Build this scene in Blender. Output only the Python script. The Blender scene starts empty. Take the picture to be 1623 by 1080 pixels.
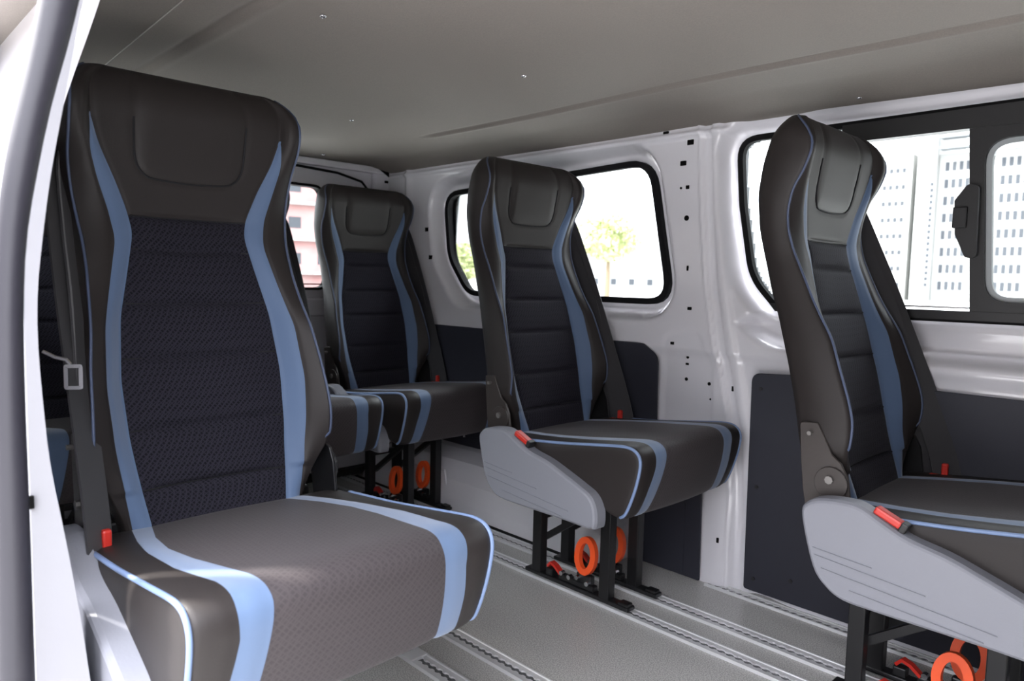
import bpy, bmesh, math, random
import numpy as np
from mathutils import Vector, Matrix

random.seed(7)
SC = bpy.context.scene
COL = SC.collection

# ------------------------------------------------------------------ camera
F_PX, YAW, PITCH, ROLL, CAM_Z = 1146.19, 0.774007, -0.083698, 0.023219, 0.96847
cd = bpy.data.cameras.new('camera'); cam = bpy.data.objects.new('camera', cd); COL.objects.link(cam)
d = Vector((-math.cos(YAW) * math.cos(PITCH), math.sin(YAW) * math.cos(PITCH), math.sin(PITCH)))
r = d.cross(Vector((0, 0, 1))).normalized(); u = r.cross(d)
r2 = r * math.cos(ROLL) + u * math.sin(ROLL); u2 = -r * math.sin(ROLL) + u * math.cos(ROLL)
m = Matrix((r2, u2, -d)).transposed().to_4x4(); m.translation = Vector((0, 0, CAM_Z))
cam.matrix_world = m
cd.sensor_width = 36.0; cd.lens = F_PX / 1623.0 * 36.0; cd.clip_start = 0.05; cd.clip_end = 800
cd.dof.use_dof = True; cd.dof.focus_distance = 1.75; cd.dof.aperture_fstop = 5.0
SC.camera = cam

# ------------------------------------------------------------------ light
w = bpy.data.worlds.new('sky'); SC.world = w; w.use_nodes = True
nt = w.node_tree; bg = nt.nodes['Background']
bg.inputs[0].default_value = (0.92, 0.93, 1.0, 1); bg.inputs[1].default_value = 2.6
# overcast dome: brighter overhead than at the horizon
_tc = nt.nodes.new('ShaderNodeTexCoord'); _sx = nt.nodes.new('ShaderNodeSeparateXYZ'); _mr = nt.nodes.new('ShaderNodeMapRange')
nt.links.new(_tc.outputs['Generated'], _sx.inputs[0]); nt.links.new(_sx.outputs['Z'], _mr.inputs[0])
_mr.inputs[1].default_value = 0.0; _mr.inputs[2].default_value = 0.9; _mr.inputs[3].default_value = 1.5; _mr.inputs[4].default_value = 6.5
nt.links.new(_mr.outputs[0], bg.inputs[1])
sl = bpy.data.lights.new('sun', 'SUN'); so = bpy.data.objects.new('sun', sl); COL.objects.link(so)
sl.energy = 5.0; sl.angle = math.radians(3); sl.color = (1.0, 0.96, 0.9)
so.rotation_euler = Vector((0.75, 0.62, -0.88)).to_track_quat('-Z', 'Y').to_euler()
SC.view_settings.view_transform = 'Standard'
try: SC.view_settings.look = 'None'
except Exception: pass
SC.view_settings.exposure = 1.3; SC.view_settings.gamma = 1.0; SC.view_settings.use_curve_mapping = False

# ------------------------------------------------------------------ materials
def mat(name, col, rough=0.5, metal=0.0, spec=0.5, coat=0.0, sheen=0.0):
    M = bpy.data.materials.new(name); M.use_nodes = True
    b = M.node_tree.nodes['Principled BSDF']
    b.inputs['Base Color'].default_value = (*col, 1); b.inputs['Roughness'].default_value = rough
    b.inputs['Metallic'].default_value = metal; b.inputs['Specular IOR Level'].default_value = spec
    b.inputs['Coat Weight'].default_value = coat; b.inputs['Sheen Weight'].default_value = sheen
    b.inputs['Coat Roughness'].default_value = 0.08
    return M
def node(M, t, **kw):
    n = M.node_tree.nodes.new(t)
    for k, v in kw.items(): setattr(n, k, v)
    return n
def noise_bump(M, scale=200, strength=0.3, dist=0.001, detail=3, stretch=None, col=None, cmix=0.5):
    """procedural grain: bump, and optional colour mottling"""
    T = M.node_tree; b = T.nodes['Principled BSDF']
    tc = node(M, 'ShaderNodeTexCoord'); mp = node(M, 'ShaderNodeMapping')
    T.links.new(tc.outputs['Object'], mp.inputs[0])
    if stretch: mp.inputs['Scale'].default_value = stretch
    nz = node(M, 'ShaderNodeTexNoise'); nz.inputs['Scale'].default_value = scale; nz.inputs['Detail'].default_value = detail
    T.links.new(mp.outputs[0], nz.inputs['Vector'])
    bp = node(M, 'ShaderNodeBump'); bp.inputs['Strength'].default_value = strength; bp.inputs['Distance'].default_value = dist
    T.links.new(nz.outputs[0], bp.inputs['Height']); T.links.new(bp.outputs[0], b.inputs['Normal'])
    if col:
        mx = node(M, 'ShaderNodeMix', data_type='RGBA')
        mr = node(M, 'ShaderNodeMapRange'); mr.inputs[1].default_value = 0.5 - cmix / 2; mr.inputs[2].default_value = 0.5 + cmix / 2
        T.links.new(nz.outputs[0], mr.inputs[0]); T.links.new(mr.outputs[0], mx.inputs[0])
        mx.inputs[6].default_value = b.inputs['Base Color'].default_value; mx.inputs[7].default_value = (*col, 1)
        T.links.new(mx.outputs[2], b.inputs['Base Color'])
    return M
def fabric(name, c1, c2, scale, rough=0.85, sheen=0.25, axis_scale=(1, 1, 1), bump=0.5):
    """woven cloth with a small lozenge pattern"""
    M = mat(name, c1, rough, spec=0.14, sheen=0.05); T = M.node_tree; b = T.nodes['Principled BSDF']
    tc = node(M, 'ShaderNodeTexCoord'); mp = node(M, 'ShaderNodeMapping'); mp.inputs['Scale'].default_value = axis_scale
    mp.inputs['Rotation'].default_value = (math.radians(45), 0, math.radians(45))
    T.links.new(tc.outputs['Object'], mp.inputs[0])
    v = node(M, 'ShaderNodeTexVoronoi', distance='CHEBYCHEV'); v.inputs['Scale'].default_value = scale; v.inputs['Randomness'].default_value = 0.0
    T.links.new(mp.outputs[0], v.inputs['Vector'])
    n = node(M, 'ShaderNodeTexNoise'); n.inputs['Scale'].default_value = scale * 4; n.inputs['Detail'].default_value = 2
    T.links.new(tc.outputs['Object'], n.inputs['Vector'])
    mr = node(M, 'ShaderNodeMapRange'); mr.inputs[1].default_value = 0.25; mr.inputs[2].default_value = 0.5
    T.links.new(v.outputs['Distance'], mr.inputs[0])
    mx = node(M, 'ShaderNodeMix', data_type='RGBA'); mx.inputs[6].default_value = (*c1, 1); mx.inputs[7].default_value = (*c2, 1)
    T.links.new(mr.outputs[0], mx.inputs[0]); T.links.new(mx.outputs[2], b.inputs['Base Color'])
    ad = node(M, 'ShaderNodeMath', operation='MULTIPLY_ADD'); ad.inputs[1].default_value = 0.4
    T.links.new(n.outputs[0], ad.inputs[0]); T.links.new(v.outputs['Distance'], ad.inputs[2])
    bp = node(M, 'ShaderNodeBump', invert=True); bp.inputs['Strength'].default_value = bump; bp.inputs['Distance'].default_value = 0.0015
    T.links.new(ad.outputs[0], bp.inputs['Height']); T.links.new(bp.outputs[0], b.inputs['Normal'])
    return M

LEATHER = noise_bump(mat('leather', (0.023, 0.0193, 0.0185), 0.5, spec=0.28), 350, 0.25, 0.0006)
FABRIC = fabric('woven_fabric', (0.005, 0.005, 0.008), (0.024, 0.022, 0.032), 170)
FABSEAT = fabric('seat_fabric', (0.042, 0.036, 0.038), (0.056, 0.048, 0.050), 140, rough=0.55, bump=0.2)
BLUE = noise_bump(mat('blue_cloth', (0.092, 0.143, 0.245), 0.6, spec=0.35, sheen=0.3), 500, 0.3, 0.0005)
PIPING = mat('piping', (0.17, 0.24, 0.40), 0.5)
PIPEB = mat('backrest_piping', (0.06, 0.08, 0.14), 0.5)
SEAM = mat('seam_thread', (0.006, 0.006, 0.008), 0.8)
BLACK = noise_bump(mat('black_steel', (0.010, 0.010, 0.011), 0.35, spec=0.5), 90, 0.15, 0.0005)
BLACKP = mat('black_plastic', (0.012, 0.012, 0.013), 0.45)
BRACK = noise_bump(mat('bracket_steel', (0.045, 0.038, 0.035), 0.4, metal=0.2), 60, 0.2, 0.001)
GREYP = noise_bump(mat('grey_plastic', (0.22, 0.225, 0.255), 0.5, spec=0.4), 260, 0.4, 0.0006)
DULL = mat('dull_steel', (0.22, 0.21, 0.20), 0.4, metal=0.6)
ORANGE = mat('orange_plastic', (0.85, 0.095, 0.02), 0.4)
RED = mat('red_plastic', (0.55, 0.03, 0.02), 0.35)
CHROME = mat('bright_steel', (0.7, 0.7, 0.72), 0.25, metal=1.0)
ALU = noise_bump(mat('aluminium', (0.72, 0.72, 0.73), 0.38, metal=0.35), 60, 0.15, 0.0005, stretch=(0.1, 1, 1))
ALUD = mat('dark_slot', (0.10, 0.10, 0.105), 0.4, metal=0.5)
WEB = noise_bump(mat('belt_webbing', (0.016, 0.015, 0.018), 0.65, sheen=0.2), 900, 0.4, 0.0005)
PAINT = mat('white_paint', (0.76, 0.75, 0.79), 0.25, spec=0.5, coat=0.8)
PAINT_DIM = mat('dimmed_white_paint', (0.31, 0.31, 0.335), 0.5)  # white wall paint, darkened in colour to tone down skylight on the pillar
LINER = noise_bump(mat('dark_lining', (0.022, 0.023, 0.034), 0.6), 300, 0.3, 0.0005)
RUBBER = mat('rubber', (0.007, 0.007, 0.008), 0.8, spec=0.2)
SEALM = noise_bump(mat('door_rubber', (0.017, 0.016, 0.023), 0.48), 30, 0.15, 0.003, stretch=(1, 1, .15))
CEIL = noise_bump(mat('headliner', (0.215, 0.19, 0.168), 0.85), 320, 0.4, 0.0008, detail=4, col=(0.185, 0.164, 0.147), cmix=0.4)
FLOOR = noise_bump(mat('vinyl_floor', (0.33, 0.325, 0.315), 0.36, spec=0.5), 300, 0.3, 0.0006, detail=2, col=(0.56, 0.55, 0.53), cmix=0.14)
HOLE = mat('hole_black', (0.004, 0.004, 0.004), 0.9, spec=0.1)
CONC = noise_bump(mat('concrete', (0.42, 0.41, 0.40), 0.9), 3, 0.1, 0.01, col=(0.34, 0.34, 0.33))
FACADE = noise_bump(mat('white_facade', (0.36, 0.36, 0.35), 0.8), 0.3, 0.1, 0.05, col=(0.27, 0.27, 0.265))
FACADE2 = mat('grey_facade', (0.17, 0.18, 0.19), 0.8)
PINK = noise_bump(mat('salmon_facade', (0.30, 0.15, 0.145), 0.8), 0.5, 0.1, 0.05, col=(0.36, 0.22, 0.21))
WINDARK = mat('dark_window_glass', (0.035, 0.04, 0.05), 0.5)
LEAF = noise_bump(mat('leaves', (0.40, 0.46, 0.20), 0.7), 6, 0.3, 0.05, col=(0.50, 0.52, 0.30))
BARK = mat('bark', (0.2, 0.15, 0.1), 0.9)
GLASS = bpy.data.materials.new('window_glass'); GLASS.use_nodes = True
T = GLASS.node_tree; T.nodes.clear()
_o = T.nodes.new('ShaderNodeOutputMaterial'); _t = T.nodes.new('ShaderNodeBsdfTransparent'); _g = T.nodes.new('ShaderNodeBsdfGlossy')
_m = T.nodes.new('ShaderNodeMixShader'); _f = T.nodes.new('ShaderNodeFresnel'); _f.inputs[0].default_value = 1.3
_t.inputs[0].default_value = (0.93, 0.96, 0.95, 1); _g.inputs['Roughness'].default_value = 0.02
T.links.new(_f.outputs[0], _m.inputs[0]); T.links.new(_t.outputs[0], _m.inputs[1]); T.links.new(_g.outputs[0], _m.inputs[2]); T.links.new(_m.outputs[0], _o.inputs[0])

# ------------------------------------------------------------------ helpers
def obj(name, verts, faces, mats, parent=None, midx=None, smooth=False, loc=None):
    me = bpy.data.meshes.new(name); me.from_pydata([tuple(map(float, v)) for v in verts], [], [tuple(f) for f in faces])
    for m_ in (mats if isinstance(mats, (list, tuple)) else [mats]): me.materials.append(m_)
    if midx is not None: me.polygons.foreach_set('material_index', list(midx))
    if smooth: me.polygons.foreach_set('use_smooth', [True] * len(me.polygons))
    me.update()
    bm = bmesh.new(); bm.from_mesh(me); bmesh.ops.recalc_face_normals(bm, faces=bm.faces); bm.to_mesh(me); bm.free()
    o = bpy.data.objects.new(name, me); COL.objects.link(o)
    if parent: o.parent = parent
    if loc: o.location = loc
    return o
def tag(o, label, cat=None, group=None, kind=None):
    o['label'] = label
    if cat: o['category'] = cat
    if group: o['group'] = group
    if kind: o['kind'] = kind
    return o
def struct(o, label=None):
    o['kind'] = 'structure'
    if label: o['label'] = label
    return o
class MB:
    """collects simple solids into one mesh"""
    def __init__(s): s.v = []; s.f = []; s.m = []
    def add(s, v, f, mi=0):
        n = len(s.v); s.v += [tuple(x) for x in v]; s.f += [tuple(i + n for i in q) for q in f]; s.m += [mi] * len(f); return s
    def box(s, a, b, mi=0, bev=0.0):
        (x0, y0, z0), (x1, y1, z1) = a, b
        if bev <= 0:
            v = [(x, y, z) for x in (x0, x1) for y in (y0, y1) for z in (z0, z1)]
            return s.add(v, [(0, 1, 3, 2), (4, 6, 7, 5), (0, 4, 5, 1), (2, 3, 7, 6), (0, 2, 6, 4), (1, 5, 7, 3)], mi)
        bm = bmesh.new(); bmesh.ops.create_cube(bm, size=1)
        for q in bm.verts: q.co = Vector(((x0 + x1) / 2 + q.co.x * (x1 - x0), (y0 + y1) / 2 + q.co.y * (y1 - y0), (z0 + z1) / 2 + q.co.z * (z1 - z0)))
        bmesh.ops.bevel(bm, geom=bm.edges[:], offset=bev, segments=2, affect='EDGES', profile=.5)
        bm.verts.index_update(); s.add([q.co[:] for q in bm.verts], [[q.index for q in f.verts] for f in bm.faces], mi); bm.free(); return s
    def tube(s, pts, rad, n=10, mi=0, closed=False, sq=None):
        pts = [Vector(p) for p in pts]; N = len(pts); rings = []
        up = None
        for i, p in enumerate(pts):
            a = pts[(i - 1) % N] if (closed or i > 0) else p; b = pts[(i + 1) % N] if (closed or i < N - 1) else p
            t = (b - a).normalized()
            if up is None:
                up = Vector((0, 0, 1)) if abs(t.z) < .9 else Vector((1, 0, 0))
            e1 = (up - t * up.dot(t)).normalized(); e2 = t.cross(e1); up = e1
            rr = rad[i] if isinstance(rad, (list, tuple)) else rad
            if sq: ring = [p + e1 * sx * sq[0] + e2 * sy * sq[1] for sx, sy in ((-1, -1), (1, -1), (1, 1), (-1, 1))]
            else: ring = [p + (e1 * math.cos(2 * math.pi * k / n) + e2 * math.sin(2 * math.pi * k / n)) * rr for k in range(n)]
            rings.append(ring)
        n = len(rings[0]); v = [q[:] for R in rings for q in R]; f = []
        for i in range(N if closed else N - 1):
            j = (i + 1) % N
            for k in range(n): f.append((i * n + k, i * n + (k + 1) % n, j * n + (k + 1) % n, j * n + k))
        if not closed: f += [tuple(range(n))[::-1], tuple((N - 1) * n + k for k in range(n))]
        return s.add(v, f, mi)
    def prism(s, poly, axis, a, b, mi=0, bev=0.0):
        """polygon in the plane normal to axis, extruded from a to b"""
        def P(p, h):
            return {'y': (p[0], h, p[1]), 'x': (h, p[0], p[1]), 'z': (p[0], p[1], h)}[axis]
        n = len(poly)
        if bev > 0:
            q = inset(poly, bev); lay = [(q, a), (poly, a + math.copysign(bev, b - a)), (poly, b - math.copysign(bev, b - a)), (q, b)]
        else: lay = [(poly, a), (poly, b)]
        v = [P(p, h) for L_, h in lay for p in L_]; f = [tuple(range(n)), tuple((len(lay) - 1) * n + k for k in range(n))[::-1]]
        for i in range(len(lay) - 1):
            for k in range(n): f.append((i * n + k, i * n + (k + 1) % n, (i + 1) * n + (k + 1) % n, (i + 1) * n + k))
        return s.add(v, f, mi)
    def ring_prism(s, outer, inner, axis, a, b, mi=0):
        """frame between two polylines with the same number of points"""
        def P(p, h):
            return {'y': (p[0], h, p[1]), 'x': (h, p[0], p[1]), 'z': (p[0], p[1], h)}[axis]
        n = len(outer); v = [P(p, a) for p in outer] + [P(p, a) for p in inner] + [P(p, b) for p in outer] + [P(p, b) for p in inner]; f = []
        for k in range(n):
            j = (k + 1) % n
            f += [(k, j, n + j, n + k), (2 * n + k, 3 * n + k, 3 * n + j, 2 * n + j), (k, 2 * n + k, 2 * n + j, j), (n + k, n + j, 3 * n + j, 3 * n + k)]
        return s.add(v, f, mi)
    def build(s, name, mats, parent=None, smooth=False, loc=None):
        return obj(name, s.v, s.f, mats, parent, s.m, smooth, loc)
def inset(poly, dd):
    P = np.array(poly, float); n = len(P); A = 0.5 * sum(P[i][0] * P[(i + 1) % n][1] - P[(i + 1) % n][0] * P[i][1] for i in range(n)); sg = 1 if A > 0 else -1
    out = []
    for i in range(n):
        e1 = P[i] - P[i - 1]; e2 = P[(i + 1) % n] - P[i]
        n1 = sg * np.array([-e1[1], e1[0]]) / (np.linalg.norm(e1) + 1e-12); n2 = sg * np.array([-e2[1], e2[0]]) / (np.linalg.norm(e2) + 1e-12)
        b = n1 + n2; b /= (np.linalg.norm(b) + 1e-12); c = max(.5, float(b @ n1)); out.append(tuple(P[i] + b * dd / c))
    return out
def rpoly(pts, rad, seg=6):
    """polygon with rounded corners; rad one number or one per corner"""
    n = len(pts); out = []
    for i in range(n):
        p = Vector(pts[i]); a = Vector(pts[i - 1]) - p; b = Vector(pts[(i + 1) % n]) - p
        R = rad[i] if isinstance(rad, (list, tuple)) else rad
        if R <= 0: out.append(tuple(p)); continue
        ang = a.angle(b); t = min(R / math.tan(ang / 2), a.length * .48, b.length * .48)
        p0 = p + a.normalized() * t; p1 = p + b.normalized() * t
        for k in range(seg + 1):
            s = k / seg; out.append(tuple(p0 * (1 - s) ** 2 + p * 2 * s * (1 - s) + p1 * s * s))
    return out
def sdf(poly, X, Y):
    """signed distance to a polygon, negative inside"""
    P = np.array(poly); dmin = np.full(X.shape, 1e9); ins = np.zeros(X.shape, bool); n = len(P)
    for i in range(n):
        a = P[i]; b = P[(i + 1) % n]; e = b - a; wx = X - a[0]; wy = Y - a[1]
        t = np.clip((wx * e[0] + wy * e[1]) / (e @ e + 1e-12), 0, 1); dmin = np.minimum(dmin, np.hypot(wx - e[0] * t, wy - e[1] * t))
        c = ((a[1] <= Y) != (b[1] <= Y)) & (X < a[0] + (Y - a[1]) * e[0] / (e[1] if abs(e[1]) > 1e-12 else 1e-12)); ins ^= c
    return np.where(ins, -dmin, dmin)
def sm(a, b, x):
    t = np.clip((x - a) / (b - a), 0, 1); return t * t * (3 - 2 * t)
def ip(tab, x): return float(np.interp(x, [t[0] for t in tab], [t[1] for t in tab]))
def empty(name, loc, parent=None):
    o = bpy.data.objects.new(name, None); COL.objects.link(o); o.location = loc; o.empty_display_size = .1
    if parent: o.parent = parent
    return o
def plate(name, outer, holes, axis, a, b, mats, parent=None):
    """flat sheet with holes, extruded from a to b"""
    bm = bmesh.new()
    def P(p, h): return {'y': (p[0], h, p[1]), 'x': (h, p[0], p[1]), 'z': (p[0], p[1], h)}[axis]
    E = []
    for L_ in [outer] + holes:
        vs = [bm.verts.new(P(p, a)) for p in L_]
        for i in range(len(vs)): E.append(bm.edges.new((vs[i], vs[(i + 1) % len(vs)])))
    g = bmesh.ops.triangle_fill(bm, use_beauty=True, use_dissolve=False, edges=E)
    fs = [x for x in g['geom'] if isinstance(x, bmesh.types.BMFace)]
    ex = bmesh.ops.extrude_face_region(bm, geom=fs)
    dv = Vector(P((0, 0), b)) - Vector(P((0, 0), a))
    bmesh.ops.translate(bm, verts=[x for x in ex['geom'] if isinstance(x, bmesh.types.BMVert)], vec=dv)
    bmesh.ops.recalc_face_normals(bm, faces=bm.faces)
    me = bpy.data.meshes.new(name); bm.to_mesh(me); bm.free(); me.materials.append(mats)
    o = bpy.data.objects.new(name, me); COL.objects.link(o)
    if parent: o.parent = parent
    return o

# ------------------------------------------------------------------ the van's shell
XR, XF = -3.06, 1.3          # rear door, front end of what is built
W1 = rpoly([(-2.68, 1.375), (-1.515, 1.405), (-1.395, .895), (-2.50, .895)], [.16, .10, .085, .16])
W1 = rpoly([(-2.66, 1.365), (-1.50, 1.405), (-1.395, .893), (-2.48, .893), (-2.62, 1.06)], [.10, .12, .09, .14, .2])
W2 = rpoly([(-1.185, 1.435), (.55, 1.44), (.60, .885), (-1.02, .885), (-1.12, .99), (-1.165, 1.22)], [.07, .1, .1, .10, .2, .4])
def p_lower(x): return .055
def wall_y(X, Z):
    """inner surface of the pressed left side, metres"""
    def dd(poly, off, k):
        q = sdf(poly, X, Z); t = np.clip((min(p_[1] for p_ in poly) - Z) / .04, 0, 1)
        return q * (1 - t) + t * np.maximum(q - off, 0.012) * k
    q1, q2 = dd(W1, .012, 1.2), dd(W2, .06, 1.0)
    p = .072 * sm(.012, .060, np.minimum(q1, q2))
    p += .006 * sm(.0, .010, np.minimum(q1, q2))
    # the pillar between the windows: a step and a rib that drift forward towards the foot
    xl = np.interp(Z, [0, .3, .5, .75, .95, 1.2, 1.5], [-1.105, -1.115, -1.135, -1.195, -1.235, -1.262, -1.285])
    g = sm(-1.6, -1.4, X) * sm(-.9, -1.0, X)
    p += g * (-.014 * sm(-.006, .008, X - xl) + .007 * np.exp(-((X - xl + .004) / .005) ** 2) + .010 * sm(.028, .040, X - xl) - .012 * sm(.060, .075, X - xl))
    # shallow pressed plate low on the pillar
    q = sdf(rpoly([(-1.40, .45), (-1.40, .80), (-1.265, .83), (-1.205, .70), (-1.20, .45)], .05), X, Z)
    p -= .005 * sm(0, -.010, q)
    p += .035 * sm(.55, .0, Z) * sm(-1.02, -1.16, X)
    p += .012 * np.exp(-((X + 2.86) / .02) ** 2) + .014 * np.exp(-((Z - 1.455) / .008) ** 2)
    p -= .012 * sm(.745, .735, Z)
    return 2.16 - p
xs = np.arange(XR, XF + .001, .0075); zs = np.concatenate([np.arange(-.01, .75, .015), np.arange(.75, 1.512, .0075)])
X, Z = np.meshgrid(xs, zs, indexing='ij'); Y = wall_y(X, Z); nx, nz = X.shape
inside = np.minimum(sdf(W1, X, Z), sdf(W2, X, Z)) < -.008
V = np.stack([X, Y, Z], -1).reshape(-1, 3); Fc = []
for i in range(nx - 1):
    for j in range(nz - 1):
        if inside[i, j] and inside[i + 1, j] and inside[i, j + 1] and inside[i + 1, j + 1]: continue
        Fc.append((i * nz + j, (i + 1) * nz + j, (i + 1) * nz + j + 1, i * nz + j + 1))
wall_left = struct(obj('wall_left', V, Fc, PAINT, smooth=True))
plate('outer_skin', [(XR, -.2), (XF, -.2), (XF, 1.56), (XR, 1.56)], [W1, W2], 'y', 2.180, 2.190, RUBBER, wall_left)
# punched holes
def wy(x, z): return float(wall_y(np.array([[x]]), np.array([[z]]))[0, 0])
def hole(x, z, w_, h_, rnd=False):
    w_ *= 1.2; h_ *= 1.2
    y = wy(x, z); b = MB()
    if rnd: b.prism([(x + w_ / 2 * math.cos(t), z + w_ / 2 * math.sin(t)) for t in np.linspace(0, 2 * math.pi, 14)[:-1]], 'y', y - .0012, y + .012)
    else: b.prism(rpoly([(x - w_ / 2, z - h_ / 2), (x + w_ / 2, z - h_ / 2), (x + w_ / 2, z + h_ / 2), (x - w_ / 2, z + h_ / 2)], .002, 2), 'y', y - .0015, y + .012)
    b.build('punched_hole', HOLE, wall_left)
for a in [(-1.415, 1.466, .018, .014), (-1.32, 1.428, .020, .014), (-1.344, 1.363, .019, .013), (-1.324, 1.284, .011, .010), (-1.297, .888, .013, .009),
          (-1.361, .768, .012, .008), (-1.307, .702, .010, .006), (-1.142, .638, .007, .014), (-1.147, .149, .007, .014), (-1.311, 1.02, .006, .014), (-2.714, 1.193, .020, .016), (-2.684, 1.064, .018, .016)]: hole(*a)
for a in [(-1.349, 1.283, .007), (-1.323, 1.184, .015), (-1.306, .725, .009), (-1.308, .651, .010), (-1.222, .645, .010), (-1.215, .595, .006)]: hole(a[0], a[1], a[2], 0, True)

# windows: rubber, pane
def window(idx, poly, label, rim=.022):
    e = empty('window_%d' % idx, (0, 0, 0)); struct(e, label)
    n = len(poly); MB().ring_prism(poly, inset(poly, rim), 'y', 2.132, 2.153).build('rubber_seal', RUBBER, e)
    MB().prism(inset(poly, .012), 'y', 2.148, 2.151).build('pane', GLASS, e)
    return e
w1 = window(1, W1, 'rear quarter window with black rubber surround', .022)
w2 = window(2, W2, 'long side window with sliding pane and black frame', .018)
f = MB()
f.prism([(-.80, 1.375), (.55, 1.375), (.55, 1.432), (-.85, 1.424), (-.85, 1.38)], 'y', 2.115, 2.15)
f.prism([(-1.02, .892), (.55, .892), (.55, .915), (-1.04, .915)], 'y', 2.115, 2.15)
f.build('slider_track', BLACKP, w2)
ib = rpoly([(-.475, .94), (.35, .94), (.35, 1.345), (-.50, 1.345)], .06, 8)
ob = rpoly([(-.505, .912), (.40, .912), (.40, 1.385), (-.536, 1.385)], .002, 8)
MB().ring_prism(ob, ib, 'y', 2.118, 2.150).build('sliding_frame', BLACKP, w2)
MB().ring_prism(ib, inset(ib, .013), 'y', 2.132, 2.150).build('pane_border', mat('grey_ceramic', (.35, .38, .39), .3), w2)
la = MB(); la.prism(rpoly([(-.52, 1.05), (-.495, 1.05), (-.50, 1.23), (-.525, 1.235), (-.552, 1.195), (-.546, 1.11)], .012, 3), 'y', 2.098, 2.120)
la.box((-.552, 2.088, 1.125), (-.52, 2.10, 1.178), bev=.003)
la.build('window_latch', BLACKP, w2)
MB().box((-1.02, 2.118, .921), (-.51, 2.14, .926)).build('bottom_channel', ALU, w2)

# dark lining panels below the windows
def lining(name, poly, y0, label, screws=()):
    b = MB(); b.prism(poly, 'y', y0, y0 - .006, bev=.0015); o = b.build(name, LINER); tag(o, label, 'panel')
    for (x, z) in screws:
        MB().prism([(x + .006 * math.cos(t), z + .006 * math.sin(t)) for t in np.linspace(0, 2 * math.pi, 11)[:-1]], 'y', y0 - .006, y0 - .009).build('fixing_clip', BLACKP, o)
    return o
lining('lining_panel', rpoly([(-1.055, .02), (-1.062, .700), (-.9, .71), (.9, .705), (.9, .02)], [.01, .03, .01, .03, .01]), 2.078,
       'large dark navy lining panel under the long sliding window', [(-1.03, .655), (-1.027, .35), (-1.023, .06), (-.905, .09)])
lining('lining_panel', rpoly([(-2.95, .16), (-2.95, .755), (-1.47, .760), (-1.405, .72), (-1.400, .30), (-1.6, .2)], [.02, .03, .04, .05, .04, .02]), 2.078,
       'dark upper lining panel between the rear quarter window and wheel arch', [(-2.60, .73), (-1.62, .70)])
lp = MB(); lp.prism(rpoly([(-1.455, .005), (-1.455, .38), (-1.20, .38), (-1.195, .005)], [.035, .02, .02, .005]), 'y', 2.05, 2.043, bev=.0015)
o = lp.build('lining_panel', LINER); tag(o, 'narrow black lining panel beside the foot of the white pillar', 'panel')
MB().prism([(-1.30, .01), (-1.255, .01), (-1.255, .37), (-1.30, .37)], 'y', 2.043, 2.0405).build('raised_rib', LINER, o)

# wheel arch
prof = [(2.12, .23), (2.04, .215), (1.97, .185), (1.915, .12), (1.892, .05), (1.885, -.005)]
av, af = [], []
XA = [(-2.98, .35), (-2.9, .8), (-2.8, 1), (-2.2, 1.05), (-1.65, 1.0), (-1.52, .9), (-1.48, .6)]
for x, s in XA:
    for (y, z) in prof: av.append((x, 2.12 - (2.12 - y) * (1 if s > .7 else .9), z * s if z > 0 else z))
for i in range(len(XA) - 1):
    for k in range(5): af.append((i * 6 + k, i * 6 + k + 1, (i + 1) * 6 + k + 1, (i + 1) * 6 + k))
base = len(av); av += [(XA[0][0], 2.12, -.005), (XA[-1][0], 2.12, -.005)]
af += [(base, 5, 4, 3, 2, 1, 0), (base + 1,) + tuple(36 + k for k in range(6))]
arch = obj('trim_1', av, af, PAINT, smooth=False); struct(arch, 'pale painted wheel arch along the floor behind the window seats')
bv = arch.modifiers.new('bev', 'BEVEL'); bv.width = .012; bv.segments = 3
MB().tube([(-2.75, 1.93, .12), (-2.35, 1.915, .155), (-2.30, 1.90, .01)], .004, 6).build('weld_bead', PAINT, arch)
MB().box((-2.98, 1.868, .0), (-1.5, 1.884, .006)).build('sealant_strip', RUBBER, arch)

# rear door wall with its window
RW = rpoly([(.62, .90), (1.775, .90), (1.76, 1.30), (1.735, 1.385), (.66, 1.385)], [.06, .06, .05, .06, .06])
wr = plate('wall_rear', [(.2, -.01), (2.16, -.01), (2.16, 1.51), (.2, 1.51)], [RW], 'x', XR, XR - .05, PAINT); struct(wr)
e3 = empty('window_3', (0, 0, 0)); struct(e3, 'rear door window')
MB().ring_prism(RW, inset(RW, .012), 'x', XR + .004, XR - .045).build('rubber_seal', RUBBER, e3)
MB().prism(inset(RW, .008), 'x', XR - .042, XR - .046).build('pane', GLASS, e3)
MB().box((XR - .02, .7, .925), (XR + .006, 1.74, .930)).build('wiper_trim', RUBBER, e3)
b = MB(); b.tube([(XR + .03, .35, 1.462), (XR + .03, 1.2, 1.464), (XR + .03, 1.60, 1.456), (XR + .03, 1.80, 1.447), (XR + .03, 1.93, 1.420), (XR + .03, 1.99, 1.36), (XR + .03, 2.0, 1.2), (XR + .03, 2.0, .3)], .006, 8)
o = b.build('trim_2', RUBBER, smooth=True); struct(o, 'black seal round the rear door opening')
b = MB(); b.box((XR, .25, 1.468), (XR + .05, 2.14, 1.498), bev=.006); b.box((XR, 2.0, .9), (XR + .035, 2.14, 1.49), bev=.012)
b.box((XR, .25, .78), (XR + .03, 2.0, .865), bev=.012); b.box((XR, .7, .30), (XR + .012, 1.7, .70), bev=.006)
o = b.build('trim_3', PAINT); struct(o, 'white pressed header and pillar round the rear door')
MB().prism([(2.0, 1.495), (2.07, 1.495), (2.07, 1.455)], 'x', XR + .052, XR + .056).build('punched_hole', HOLE, o)
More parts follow.
